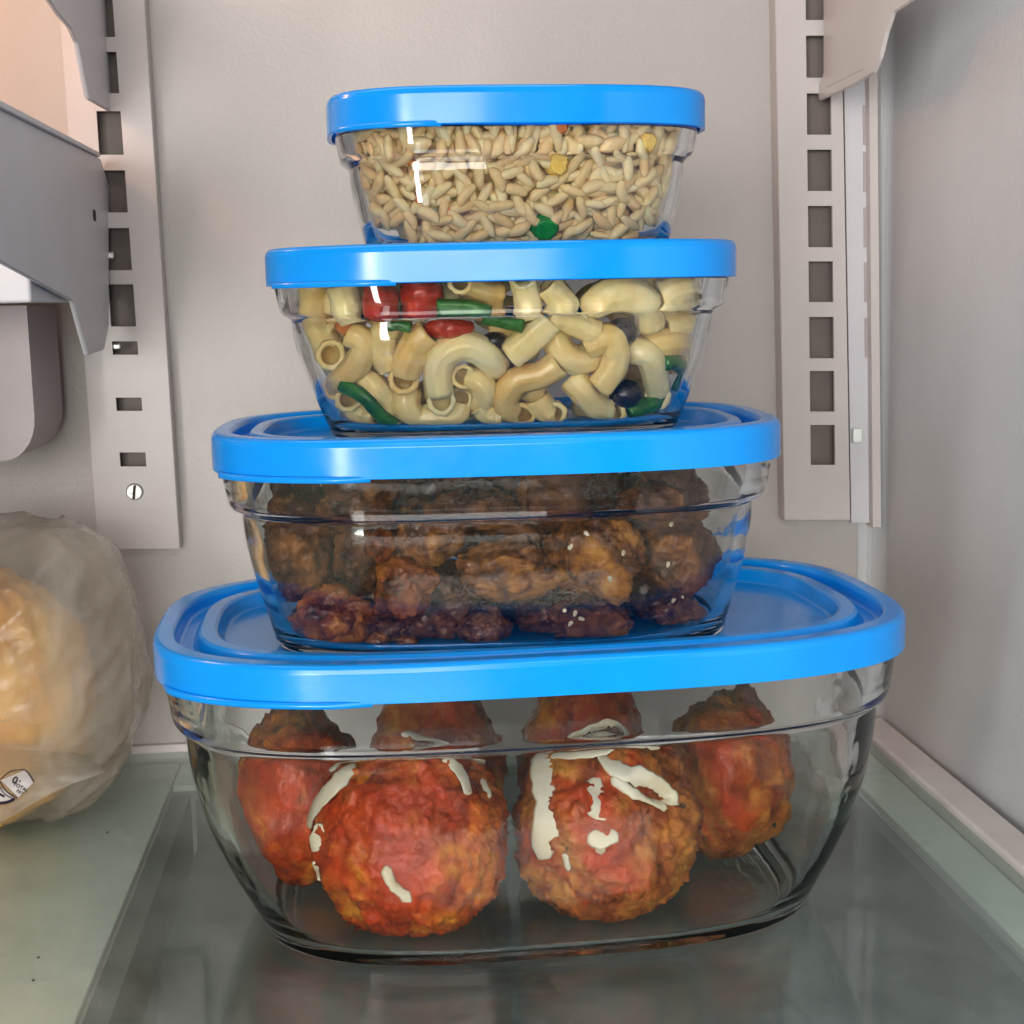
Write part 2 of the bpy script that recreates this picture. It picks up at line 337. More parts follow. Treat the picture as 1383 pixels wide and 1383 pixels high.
c = hy(1157, 588, YP+.003); bm = bmesh.new(); box(bm, c-Vector((.0022, .002, .0032)), c+Vector((.0022, .001, .0032)), .0009)
local(obj('clip', bm_mesh('clip', bm, True), M['ledge'], rr), rr)

# brackets: plates standing out from the rails
def plate(name, parent, X, px, th, m, bevel=.0004):
    bm = bmesh.new(); f = bm.faces.new([bm.verts.new(hx(x, y, X)) for x, y in px])
    e = bmesh.ops.extrude_face_region(bm, geom=[f])
    bmesh.ops.translate(bm, verts=[g for g in e['geom'] if isinstance(g, bmesh.types.BMVert)], vec=(th, 0, 0))
    if bevel: bmesh.ops.bevel(bm, geom=list(bm.edges), offset=bevel, segments=2, affect='EDGES')
    return local(obj(name, bm_mesh(name, bm), m, parent), parent)
XB = hy(147, 330, YP-.0015).x
br = empty('shelf_bracket', hx(120, 478, XB)); tag(br, 'wide grey metal bracket plate with a small oval hole hooked into the screwed rail', 'bracket')
plate('plate', br, XB, [(136, 214), (60, 177), (-70, 112), (-80, 318), (0, 353), (99, 407), (105, 430), (119, 480), (141, 472), (147, 440), (147, 250)], -.0016, M['bracket'])
plate('top_flange', br, XB+.0012, [(135, 206), (-70, 98), (-72, 108), (136, 212)], -.004, M['bracket'], .0002)
c = hx(127, 291, XB); bm = bmesh.new()
bmesh.ops.create_cone(bm, cap_ends=True, segments=20, radius1=.0022, radius2=.0022, depth=.0006, matrix=Matrix.Translation(c+Vector((.0001, 0, 0))) @ Matrix.Rotation(R(90), 4, 'Y'))
local(obj('hole', bm_mesh('hole', bm), M['dark'], br), br)  # solid dark disc on the plate, coloured as the shade of a hole
for py, hh in ((345, 11), (468, 9)):
    c = hy(149 if py == 345 else 158, py, YP-.002); bm = bmesh.new(); box(bm, c-Vector((.0016, .001, hh*.00013)), c+Vector((.0016, .001, hh*.00013)), .0006)
    local(obj('hook', bm_mesh('hook', bm), M['metal'], br), br)
pan = empty('shelf_pan', (XB-.05, .12, .19)); tag(pan, 'grey green shelf edge behind the wide bracket plate', 'shelf')
zb, zt = hy(60, 409, .13).z, hy(60, 300, .13).z
part('pan', pan, M['bracket'], [((XL+.003, .02, zb), (XB-.0025, .148, zt))], .001)
arm = empty('shelf_bracket', hx(160, 155, XB+.003)); tag(arm, 'curved grey bracket arm hooked into the rail above the wide plate', 'bracket')
plate('plate', arm, XB+.0035, [(164, 158), (120, 134), (112, 95), (105, 58), (96, 38), (82, 22), (60, -10), (20, -70), (140, -70), (146, 0), (150, 60), (160, 118), (164, 130)], -.0016, M['bracket'])
XB2 = hy(1108, 60, YP-.0015).x
arm2 = empty('shelf_bracket', hx(1106, 134, XB2)); tag(arm2, 'pale bracket with a chamfered end hooked into the rail at the smooth side wall', 'bracket')
plate('plate', arm2, XB2, [(1106, 136), (1104, 122), (1112, 98), (1112, -60), (1300, -60), (1232, 0), (1205, 18), (1196, 45), (1188, 78), (1180, 98), (1150, 116)], .0016, M['rail'])
plate('pressed_rib', arm2, XB2-.0002, [(1116, 112), (1116, 118), (1168, 92), (1166, 86)], .0006, M['rail'], .0001)
# plastic bin hanging left
c = hy(0, 520, .10); bn = empty('hanging_bin', (c.x-.05, .10, hy(20, 625, .10).z)); tag(bn, 'mauve plastic bin with rounded corner hanging below the wide bracket above the bag', 'bin')
zt2, zb2, xr2 = zb-.0008, hy(20, 622, .10).z, hy(42, 500, .10).x
bm = bmesh.new(); prof = [(XL+.004, zt2), (xr2, zt2)] + [(xr2-.012+.012*math.cos(t), zb2+.016-.016*math.sin(t)) for t in np.linspace(0, math.pi/2, 8)] + [(XL+.004, zb2)]
f = bm.faces.new([bm.verts.new((x, .10, z)) for x, z in prof]); e = bmesh.ops.extrude_face_region(bm, geom=[f])
bmesh.ops.translate(bm, verts=[g for g in e['geom'] if isinstance(g, bmesh.types.BMVert)], vec=(0, .05, 0))
local(obj('bin_body', bm_mesh('bin_body', bm), M['bin'], bn), bn)

# ------------------------------------------------------------------ glass containers
NEXP, SK, NL = 3.27, .0106, 168
def sloop(a, b, n=NL, ex=NEXP):
    ph = np.linspace(0, 2*np.pi, 1801); c, s = np.cos(ph), np.sin(ph)
    r = (np.abs(c/a)**ex + np.abs(s/b)**ex)**(-1/ex); x, y = r*c, r*s
    L = np.concatenate([[0], np.cumsum(np.hypot(np.diff(x), np.diff(y)))]); t = np.linspace(0, L[-1], n+1)[:-1]
    return np.interp(t, L, x), np.interp(t, L, y)
def loft(name, prof, a, b, ky=1, crisp=False):
    """prof: (inset, z) from an outer edge; insets along the depth are scaled by ky past the rim"""
    V, F = [], []; P2 = []; n0 = len(prof)       # loops close to each corner keep flat bands flat
    for i in range(n0):
        if i:
            a0, b0 = Vector(prof[i-1]), Vector(prof[i]); l = (b0-a0).length
            if l > .0011 and crisp:
                P2 += [tuple(a0+(b0-a0)*(.00018/l)), tuple(b0-(b0-a0)*(.00018/l))]
        P2.append(prof[i])
    prof = P2
    for d, z in prof:
        dy = d if d < .006 else .006+(d-.006)*ky
        x, y = sloop(max(a-d, .0004), max(b-dy, .0003)); V += [(x[i], y[i], z) for i in range(NL)]
    n = len(prof)
    for k in range(n-1):
        for i in range(NL):
            j = (i+1) % NL; F.append((k*NL+i, k*NL+j, (k+1)*NL+j, (k+1)*NL+i))
    F.append(tuple(range(NL))); F.append(tuple(range((n-1)*NL, n*NL)))
    bm = bmesh.new(); vs = [bm.verts.new(v) for v in V]
    for f in F: bm.faces.new([vs[i] for i in f])
    me = bm_mesh(name, bm, True); return me
class Box: pass
def container(label, cx, cy_, z0, a, b, H, db, eb, rg, dr, p, th, yaw, lk):
    q = Box(); q.a, q.b, q.H, q.cx, q.cy, q.z0, q.yaw, q.th = a, b, H, cx, cy_, z0, R(yaw), th
    g0 = .0018; zt = H-.0028; zr = H-SK-rg; q.zr = zr; q.zf = .0032
    q.ky = (eb-.006)/(db-.006)
    gr = g0+.0003+.11*rg
    def dout(z):
        t = min(max((zr-.002-z)/(zr-.002), 0), 1); return dr+(db-dr)*t**p
    def din(z):
        if z > zr: return g0+th+(dr-g0)*max(0, 1-(z-zr)/(zt-zr))*.85
        k = dr+ (dout(z)-dr) + th*1.1 + .15*(g0-dr)*max(0, 1-(zr-z)/.01)
        h = (z-q.zf)/.0042
        if h < 1: k += .0042*(1-math.sqrt(max(0, 1-(1-max(h, 0))**2)))
        return k
    q.din = din
    out = [(g0+.0012, zt), (g0+.0004, zt-.0003), (g0, zt-.001), (g0+.0003, H-SK), (gr, zr+.0035), (gr+.0003, zr+.002), (gr+.0010, zr+.0007), (gr+.0022, zr), (dr-.0008, zr-.0004), (dr-.0001, zr-.0012)]
    for z in np.linspace(zr-.002, .0032, 22): out.append((dout(z)-.0010*max(0, 1-z/.012), z))
    db_ = out[-1][0]; out += [(db_+.0034*(1-math.cos(t)), .0032*(1-math.sin(t))) for t in np.linspace(.25, math.pi/2, 8)]
    out += [(db_+.0064, 0), (db_+.0078, .0003), (db_+.0095, .0006)]
    dmax = min(a, b)*.98
    out.append((dmax if q.ky >= 1 else a*.9, .0007))
    inn = [(g0+th-.0010, zt), (g0+th-.0002, zt-.0004)]
    zs = list(np.linspace(zt-.002, zr, 6))+list(np.linspace(zr-.002, q.zf+.0042, 16))+[q.zf+.0042*(1-math.sin(t)) for t in np.linspace(.2, math.pi/2, 7)]
    inn += [(din(z), z) for z in zs]; inn.append((dmax, q.zf))
    prof = out[::-1]+inn
    q.root = empty('food_container', (cx, cy_, z0), q.yaw); tag(q.root, label, 'food container', 'stacked glass containers with blue lids')
    q.bowl = obj('glass_bowl', loft('glass_bowl', prof, a, b, q.ky), M['glass'], q.root)
    k = lk; w0 = .0018+th+.0006
    top = [(0, H-SK), (0, H-.0022), (.0003, H-.001), (.0010, H-.0002), (.002, H), (w0-.0004, H), (w0+.0003, H-.0006), (w0+.0007, H-.0016), (w0+.0011, H-.0042), (w0+.0019, H-.0048),
           (w0+.0036*k, H-.0048), (w0+.0042*k, H-.0040), (w0+.0048*k, H-.0014), (w0+.0054*k, H-.0007), (w0+.0078*k, H-.0007), (w0+.0085*k, H-.0012), (w0+.0091*k, H-.0030), (w0+.0096*k, H-.0047), (w0+.0102*k, H-.0051), (min(a, b)*.97, H-.0051)]
    und = [(min(a, b)*.97, H-.0062), (w0+.0088*k, H-.0060), (w0+.0072*k, H-.0022), (w0+.0058*k, H-.0022), (w0+.0046*k, H-.0058), (w0+.0005, H-.0058), (w0-.0002, H-.0024), (.0022, H-.0018), (.0014, H-.0028), (.0014, H-SK)]
    lid = obj('lid', loft('lid', top+und, a, b, 1, True), M['lid'], q.root)
    # pull tab: a thin lip along the front left corner of the skirt
    x, y = sloop(a+.0014, b+.0014, 400); xi, yi = sloop(a-.0004, b-.0004, 400)
    sel = [i for i in range(400) if R(180+lk_ang[0]) < math.atan2(y[i]/b, x[i]/a) % (2*math.pi) < R(180+lk_ang[1])]
    V, F = [], []
    for m_, i in enumerate(sel):
        t = m_/(len(sel)-1); s = min(1, 8*t, 8*(1-t)); xo, yo = xi[i]+(x[i]-xi[i])*s, yi[i]+(y[i]-yi[i])*s
        V += [(xi[i], yi[i], H-SK-.0008), (xo, yo, H-SK-.0008), (xo, yo, H-SK+.0006), (xi[i], yi[i], H-SK+.0010)]
        if m_:
            o = 4*(m_-1)
            for c in range(4): F.append((o+c, o+(c+1) % 4, o+4+(c+1) % 4, o+4+c))
    tb = obj('pull_tab', mesh('pull_tab', V, F), M['lid'], lid)
    q.lid = lid; return q
lk_ang = (28, 66)
H4, H3, H2, H1 = .09358, .06219+.0029, .05346+.0029, .04585+.0029
z3 = H4-.0050; z2 = z3+H3-.0050; z1 = z2+H2-.0050
C4 = container('largest glass container, holding meatballs, blue lid, standing on the glass shelf', 0, 0, 0, .115, .0735, H4, .0307, .0162, .0165, .0078, 1.9, .0035, 1.7, 1.5)
C3 = container('glass container of brown fried chicken with blue lid, stacked on the meatball container', -.0099, -.0124, z3, .08346, .05938, H3, .0172, .0172, .0120, .0076, 1.6, .003, -1.5, 1.1)
C2 = container('glass container of curly pasta salad with blue lid, stacked on the chicken container', -.0064, -.0035, z2, .07008, .04784, H2, .0192, .0192, .0090, .0068, 1.6, .0028, -1.9, 1.0)
C1 = container('smallest glass container, holding rice, blue lid, topmost of the stack', -.0006, .0026, z1, .05681, .03842, H1, .0130, .0130, .0080, .0062, 1.6, .0025, 1.5, .9)
def to_local(q, P): return Matrix.Rotation(-q.yaw, 3, 'Z') @ (Vector(P)-Vector((q.cx, q.cy, q.z0)))
def to_world(q, P): return Matrix.Rotation(q.yaw, 3, 'Z') @ Vector(P) + Vector((q.cx, q.cy, q.z0))
def inner(q, z):
    d = q.din(min(max(z, q.zf), q.H-.004)); dy = d if d < .006 else .006+(d-.006)*q.ky
    return q.a-d, q.b-dy
def fit(q, px, py, r, layer):
    """a point on the pixel's ray, r + layer behind the inner front wall of the container, kept inside it"""
    y = -q.b*.8
    for _ in range(6):
        P = to_local(q, hy(px, py, q.cy+y)); z = min(max(P.z, q.zf+r), q.H-.0072-r*.6)
        ai, bi = inner(q, z-r*.35); ai -= r; bi -= r
        x = min(max(P.x, -ai*.985), ai*.985)
        y = -bi*(1-abs(x/ai)**NEXP)**(1/NEXP)+layer
        y = min(y, bi)
    return Vector((x, y, z))

# ------------------------------------------------------------------ lumpy food
def ico(sub):
    bm = bmesh.new(); bmesh.ops.create_icosphere(bm, subdivisions=sub, radius=1)
    V = [v.co.copy() for v in bm.verts]; F = [[v.index for v in f.verts] for f in bm.faces]; bm.free(); return V, F
ICO = {k: ico(k) for k in (3, 4, 5, 6)}
def lump(rad, seed, sub=5, low=.28, mid=.10, fine=.035, f0=1.3, knobs=0):
    V, F = ICO[sub]; o = Vector((seed*3.17, seed*1.71, seed*5.3)); out = []
    rr_ = random.Random(seed); kb = []
    for _ in range(knobs):
        v = Vector((rr_.gauss(0, 1), rr_.gauss(0, 1), rr_.gauss(0, 1))).normalized(); kb.append((v, rr_.uniform(.14, .34), rr_.uniform(.10, .30)))
    for v in V:
        n2 = noise.noise(v*3.4+o*2); n3 = noise.noise(v*7.5+o)
        d = 1+low*noise.noise(v*f0+o)+mid*(abs(n2)*1.6-.35)+mid*.6*(abs(n3)*1.7-.4)+fine*(abs(noise.noise(v*15+o))*2-.5)+fine*.8*noise.noise(v*30+o)+fine*.4*noise.noise(v*55+o)
        for k, wd, hh in kb:
            q_ = (v-k).length
            if q_ < wd*2.2: d += hh*math.exp(-(q_/wd)**2)
        out.append((v.x*d*rad[0], v.y*d*rad[1], v.z*d*rad[2]))
    return out, F
def clamp_in(q, V, c, pad=.0004):
    """push vertices that would cut the glass back inside (container-local coordinates)"""
    res = []
    for v in V:
        x, y, z = v[0]+c.x, v[1]+c.y, v[2]+c.z
        z = min(max(z, q.zf+pad), q.H-.0066); ai, bi = inner(q, z); ai -= pad; bi -= pad
        s = (abs(x/ai)**NEXP+abs(y/bi)**NEXP)**(1/NEXP)
        if s > 1: x /= s; y /= s
        res.append((x, y, z))
    return res
def place(q, name, V, F, c, m):
    """mesh made in container-local space -> top-level object with its origin at its base"""
    V = clamp_in(q, V, c); zb_ = min(v[2] for v in V); o0 = Vector((c.x, c.y, zb_))
    o = obj(name, mesh(name, [Vector(v)-o0 for v in V], F), m); o.location = to_world(q, o0); o.rotation_euler.z = q.yaw
    return o

# --- meatballs in the largest container
mb = []
def meatball(px, py, rad, y, m, seed, label):
    P = to_local(C4, hy(px, py, y)); c = Vector((P.x, y, C4.zf+rad[2]*.88))
    V, F = lump(rad, seed, 6 if y < 0 else 5, .11, .055, .034, 1.7)
    o = place(C4, 'meatball', V, F, c, m)
    tag(o, label, 'meatball', 'meatballs in the largest container'); mb.append(o); return o
m1 = meatball(553, 1140, (.0302, .027, .0305), -.0290, M['meat_red'], 4, 'red sauced meatball with one short curved cheese shred low on its front')
m2 = meatball(822, 1140, (.0284, .026, .0300), -.0290, M['meat_brown'], 5, 'browner meatball with broad melted cheese strips and a cheese chip')
m3 = meatball(405, 1110, (.0245, .024, .0300), .0110, M['meat_red'], 8, 'reddish meatball behind the red sauced one, near the bag side')
m4 = meatball(985, 1095, (.0240, .024, .0295), .0100, M['meat_brown'], 11, 'plain brown meatball with dark herb flecks on the side away from the bag')
m5 = meatball(590, 1100, (.0240, .022, .0315), .0330, M['meat_red'], 14, 'meatball mostly hidden behind the red sauced front meatball')
m6 = meatball(790, 1100, (.0240, .022, .0315), .0330, M['meat_red'], 17, 'meatball mostly hidden behind the browner cheesy meatball')
def surf(o, px, py):
    """where a photograph ray meets a thing's surface: a real contact point on the thing"""
    M_ = Matrix.Translation(o.location) @ Matrix.Rotation(o.rotation_euler.z, 4, 'Z'); Mi = M_.inverted()
    if 'bvh' not in CACHE.setdefault(o.name, {}):
        CACHE[o.name]['bvh'] = BVHTree.FromPolygons([v.co.copy() for v in o.data.vertices], [list(p.vertices) for p in o.data.polygons])
    d = (Mi.to_3x3() @ ray(px, py)).normalized(); org = Mi @ CAM
    h = CACHE[o.name]['bvh'].ray_cast(org, d)
    if h[0] is None:
        h = CACHE[o.name]['bvh'].find_nearest(org+d*((Vector((0, 0, .03))-org).length))
    return h[0], h[1]
CACHE = {}
def smooth_path(P, n):
    P = [Vector(p) for p in P]; out = []
    Q = [P[0]*2-P[1]]+P+[P[-1]*2-P[-2]]; seg = len(P)-1
    for k in range(n+1):
        t = k/n*seg; i = min(int(t), seg-1); t -= i; a, b, c, d = Q[i:i+4]
        out.append(.5*((2*b)+(c-a)*t+(2*a-5*b+4*c-d)*t*t+(3*b-a-3*c+d)*t**3))
    return out
def ribbon(o, px, wpx, thick, name='cheese_strip', m=None, n=22, seed=0):
    pts = [surf(o, *p) for p in px]
    c = smooth_path([p[0] for p in pts], n); nr = smooth_path([p[1] for p in pts], n)
    V, F, K = [], [], 10
    for i in range(n+1):
        t = (c[min(i+1, n)]-c[max(i-1, 0)]).normalized(); nn = (nr[i]-t*nr[i].dot(t)).normalized(); sd = t.cross(nn)
        w_ = wpx/4700*.5*(1+.38*noise.noise(Vector((i*.45, seed*3.1, 0)))); e_ = min(i, n-i)/2.2
        if e_ < 1: w_ *= math.sqrt(max(.04, 1-(1-e_)**2))
        for k in range(K):
            a = 2*math.pi*k/K; V.append(c[i]+nn*(.0002+thick*.72*(.5+.55*math.sin(a)))+sd*w_*math.cos(a))
    for i in range(n):
        for k in range(K): F.append((i*K+k, i*K+(k+1) % K, (i+1)*K+(k+1) % K, (i+1)*K+k))
    F.append(tuple(range(K))[::-1]); F.append(tuple(range(n*K, n*K+K)))
    # keep it inside the glass
    q = C4; loc = to_local(q, o.location); V2 = clamp_in(q, V, loc, .0003)
    return obj(name, mesh(name, [Vector(v)-loc for v in V2], F), m or M['cheese'], o)
ribbon(m2, [(728, 985), (734, 1030), (739, 1075), (738, 1115), (731, 1157)], 38, .0015, seed=1)
ribbon(m2, [(806, 1022), (838, 1044), (874, 1052), (900, 1072), (903, 1088)], 26, .0016, n=30, seed=2)
ribbon(m2, [(826, 1050), (850, 1068), (874, 1084), (898, 1090)], 15, .0018, n=24, seed=21)
ribbon(m2, [(794, 1126), (812, 1134), (834, 1126)], 24, .0014, 'cheese_chip', n=12, seed=3)
ribbon(m2, [(806, 1136), (814, 1150)], 18, .0012, 'cheese_chip', n=8, seed=22)
ribbon(m2, [(764, 1150), (768, 1172)], 12, .0012, 'cheese_chip', n=8, seed=4)
ribbon(m2, [(800, 1052), (808, 1085), (804, 1105)], 24, .0006, seed=5)
for k, p in enumerate([[(750, 990), (790, 968), (830, 972), (856, 996)], [(770, 1002), (800, 988), (845, 996), (890, 1012)], [(716, 1012), (770, 1020), (830, 1012)]]): ribbon(m2, p, 22, .0014, seed=6+k)
ribbon(m1, [(520, 1168), (526, 1186), (536, 1200), (556, 1214)], 14, .0016, seed=10)
ribbon(m1, [(480, 1035), (455, 1060), (430, 1086), (402, 1116)], 24, .0015, seed=11)
ribbon(m1, [(436, 1112), (428, 1130), (424, 1148)], 20, .0010, 'cheese_chip', n=10, seed=12)
ribbon(m1, [(424, 1160), (430, 1172), (434, 1188)], 11, .0012, 'cheese_chip', n=10, seed=13)
ribbon(m1, [(600, 1020), (622, 1050), (630, 1074)], 20, .0014, seed=14)
ribbon(m1, [(650, 1055), (660, 1078)], 11, .0012, n=10, seed=15)
for k, p in enumerate([[(430, 1020), (480, 1008), (560, 1004)], [(540, 985), (600, 992), (640, 1015)], [(560, 1010), (610, 1018), (660, 1030)]]): ribbon(m1, p, 17, .0014, seed=16+k)

# --- fried chicken
ck = []
def chicken(px, py, rx, rz, layer, m, seed, label, knobs=7, sub=5):
    s = 1/4850; rad = (rx*s, (rx+rz)/2*s*.9, rz*s); r = min(rad)*.9
    c = fit(C3, px, py, r, layer); V, F = lump(rad, seed, sub, .30, .12, .05, 1.5, knobs)
    o = place(C3, 'chicken_piece', V, F, c, M[m]); tag(o, label, 'chicken piece', 'fried chicken pieces in the container'); ck.append(o); return o
k1 = chicken(405, 742, 62, 70, .001, 'chicken_dark', 21, 'large dark glazed chicken piece against the container end nearest the bag', 5)
k2 = chicken(450, 838, 52, 40, .000, 'chicken_orange', 22, 'orange chicken piece low in the corner below the large dark piece', 7)
k3 = chicken(548, 786, 40, 42, .000, 'chicken_orange', 23, 'round orange brown chicken piece in the middle beside the tan lumpy one', 6)
k4 = chicken(578, 722, 46, 36, .004, 'chicken_gold', 24, 'brown chicken piece resting on top of the round orange one', 6)
k5 = chicken(514, 738, 20, 22, .002, 'chicken_orange', 25, 'small orange chicken nub beside the brown top piece', 3, 4)
k6 = chicken(684, 768, 66, 36, .002, 'chicken_gold', 26, 'long tan lumpy chicken piece next to the biggest golden piece', 12)
k7 = chicken(652, 845, 36, 28, .001, 'chicken_dark', 27, 'small dark chicken piece on the bottom below the long lumpy one', 8)
k8 = chicken(804, 752, 64, 62, .000, 'chicken_gold', 28, 'biggest golden brown chicken piece with shiny glaze', 6)
k9 = chicken(792, 834, 56, 36, -.001, 'chicken_dark', 29, 'dark chicken piece with sesame seeds under the biggest golden piece', 8)
k10 = chicken(908, 748, 52, 54, .003, 'chicken_dark', 30, 'greyish brown chicken piece at the container end away from the bag', 7)
k11 = chicken(905, 828, 40, 30, .008, 'chicken_dark', 31, 'dark chicken piece low under the greyish one', 7)
k12 = chicken(590, 835, 46, 36, .008, 'chicken_dark', 32, 'dark chicken piece in shade below the round orange one', 9)
chicken(488, 745, 36, 44, .012, 'chicken_dark', 41, 'dark chicken piece in the gap between the large dark piece and the small nub', 6)
chicken(600, 800, 46, 40, .014, 'chicken_dark', 42, 'dark chicken piece in the gap behind the round orange one', 6)
chicken(470, 850, 44, 30, .012, 'chicken_dark', 43, 'dark chicken piece on the floor behind the orange corner piece', 6)
chicken(735, 838, 44, 32, .012, 'chicken_dark', 44, 'dark chicken piece on the floor between the small bottom piece and the seeded one', 6)
chicken(528, 842, 32, 28, .006, 'chicken_dark', 45, 'small dark chicken piece on the floor behind the pair of crumbs', 6)
k13 = chicken(512, 866, 15, 12, .000, 'chicken_gold', 33, 'tiny tan chicken crumb on the glass floor, one of a pair', 3, 4)
k14 = chicken(551, 868, 14, 10, .000, 'chicken_gold', 34, 'tiny brown chicken crumb on the glass floor, other of a pair', 3, 4)
k15 = chicken(640, 690, 60, 30, .012, 'chicken_dark', 35, 'dark chicken piece just under the lid above the lumpy one', 6)
k16 = chicken(740, 700, 50, 34, .018, 'chicken_dark', 36, 'dark chicken piece behind the biggest golden piece', 6)
k17 = chicken(480, 690, 50, 32, .014, 'chicken_dark', 37, 'dark chicken piece just under the lid above the small nub', 6)
k18 = chicken(480, 790, 40, 45, .022, 'chicken_dark', 38, 'dark chicken piece deep behind the orange corner piece', 6)
k19 = chicken(720, 830, 60, 40, .026, 'chicken_dark', 39, 'dark chicken piece deep behind the small bottom piece', 6)
k20 = chicken(880, 680, 44, 26, .008, 'chicken_dark', 40, 'dark chicken piece under the lid above the greyish one', 6)
rc = random.Random(9)
for i in range(26):
    chicken(390+580*((i*.618) % 1), (668, 690, 720, 790, 840)[i % 5]+rc.uniform(-12, 12), rc.uniform(46, 62), rc.uniform(34, 46), rc.uniform(.012, .040), 'chicken_dark', 80+i, 'dark chicken piece in the deep layer behind the front pieces', 6, 4)
for o, pts in ((k9, [(762, 822), (776, 824), (783, 832), (770, 838)]), (k8, [(770, 738), (822, 778), (840, 745), (790, 720)]), (k11, [(908, 806), (918, 802)]), (k10, [(906, 712), (900, 760)])):
    for (x, y) in pts:
        h, nr = surf(o, x, y); V, F = ICO[3] if False else ICO[3]
        t = nr.orthogonal().normalized(); t = Matrix.Rotation(random.uniform(0, 3), 3, nr) @ t; s_ = nr.cross(t)
        sd = obj('sesame_seed', mesh('sesame_seed', [h+t*v.x*.0010*(1+.3*v.x)+s_*v.y*.0006+nr*(v.z*.0005+.0003) for v in V], F), M['seed'], o)

# --- pasta salad
def tube(path, r, ri, K=28, n=26, ridge=0, seed=0, flat=1.0):
    c = smooth_path(path, n); V, F = [], []; T = [(c[min(i+1, n)]-c[max(i-1, 0)]).normalized() for i in range(n+1)]
    nn = T[0].orthogonal().normalized(); fr = []
    for t in T: nn = (nn-t*nn.dot(t)).normalized(); fr.append((nn.copy(), t.cross(nn)))
    rings = [(i, 1) for i in range(n+1)]+[(i, 0) for i in range(n, -1, -1)] if ri else [(i, 1) for i in range(n+1)]
    for i, o in rings:
        e_ = min(i, n-i)
        for k in range(K):
            a = 2*math.pi*k/K; q_ = (r if o else ri)*(1+ridge*math.cos(9*a+i*.08)*o+.11*noise.noise(Vector((i*.3+seed, math.cos(a), math.sin(a)))))
            if o and e_ == 0 and ri: q_ *= .94
            V.append(c[i]+fr[i][0]*q_*math.cos(a)*flat+fr[i][1]*q_*math.sin(a))
    L = len(rings)
    for j in range(L if ri else L-1):
        for k in range(K): F.append((j*K+k, j*K+(k+1) % K, ((j+1) % L)*K+(k+1) % K, ((j+1) % L)*K+k))
    if not ri: F.append(tuple(range(K))[::-1]); F.append(tuple(range((L-1)*K, L*K)))
    return V, F
def food_tube(q, name, px, r, layer, m, label, cat, group, ri=None, seed=0, dz=None, flat=1.0, ridge=0, n=26):
    P = []
    for k, p in enumerate(px):
        lay = layer+(p[2] if len(p) > 2 else 0); P.append(fit(q, p[0], p[1], r*.9, lay))
    V, F = tube(P, r, ri, seed=seed, flat=flat, ridge=ridge, n=n)
    o = place(q, name, V, F, Vector((0, 0, 0)), m)
    # origin at the piece, not at the container's centre
    b = Vector((sum(v.co.x for v in o.data.vertices), sum(v.co.y for v in o.data.vertices), 0))/len(o.data.vertices)
    o.data.transform(Matrix.Translation(-b)); o.location = o.location + (Matrix.Rotation(q.yaw, 3, 'Z') @ b)
    if label: tag(o, label, cat, group)
    return o
mm = .001
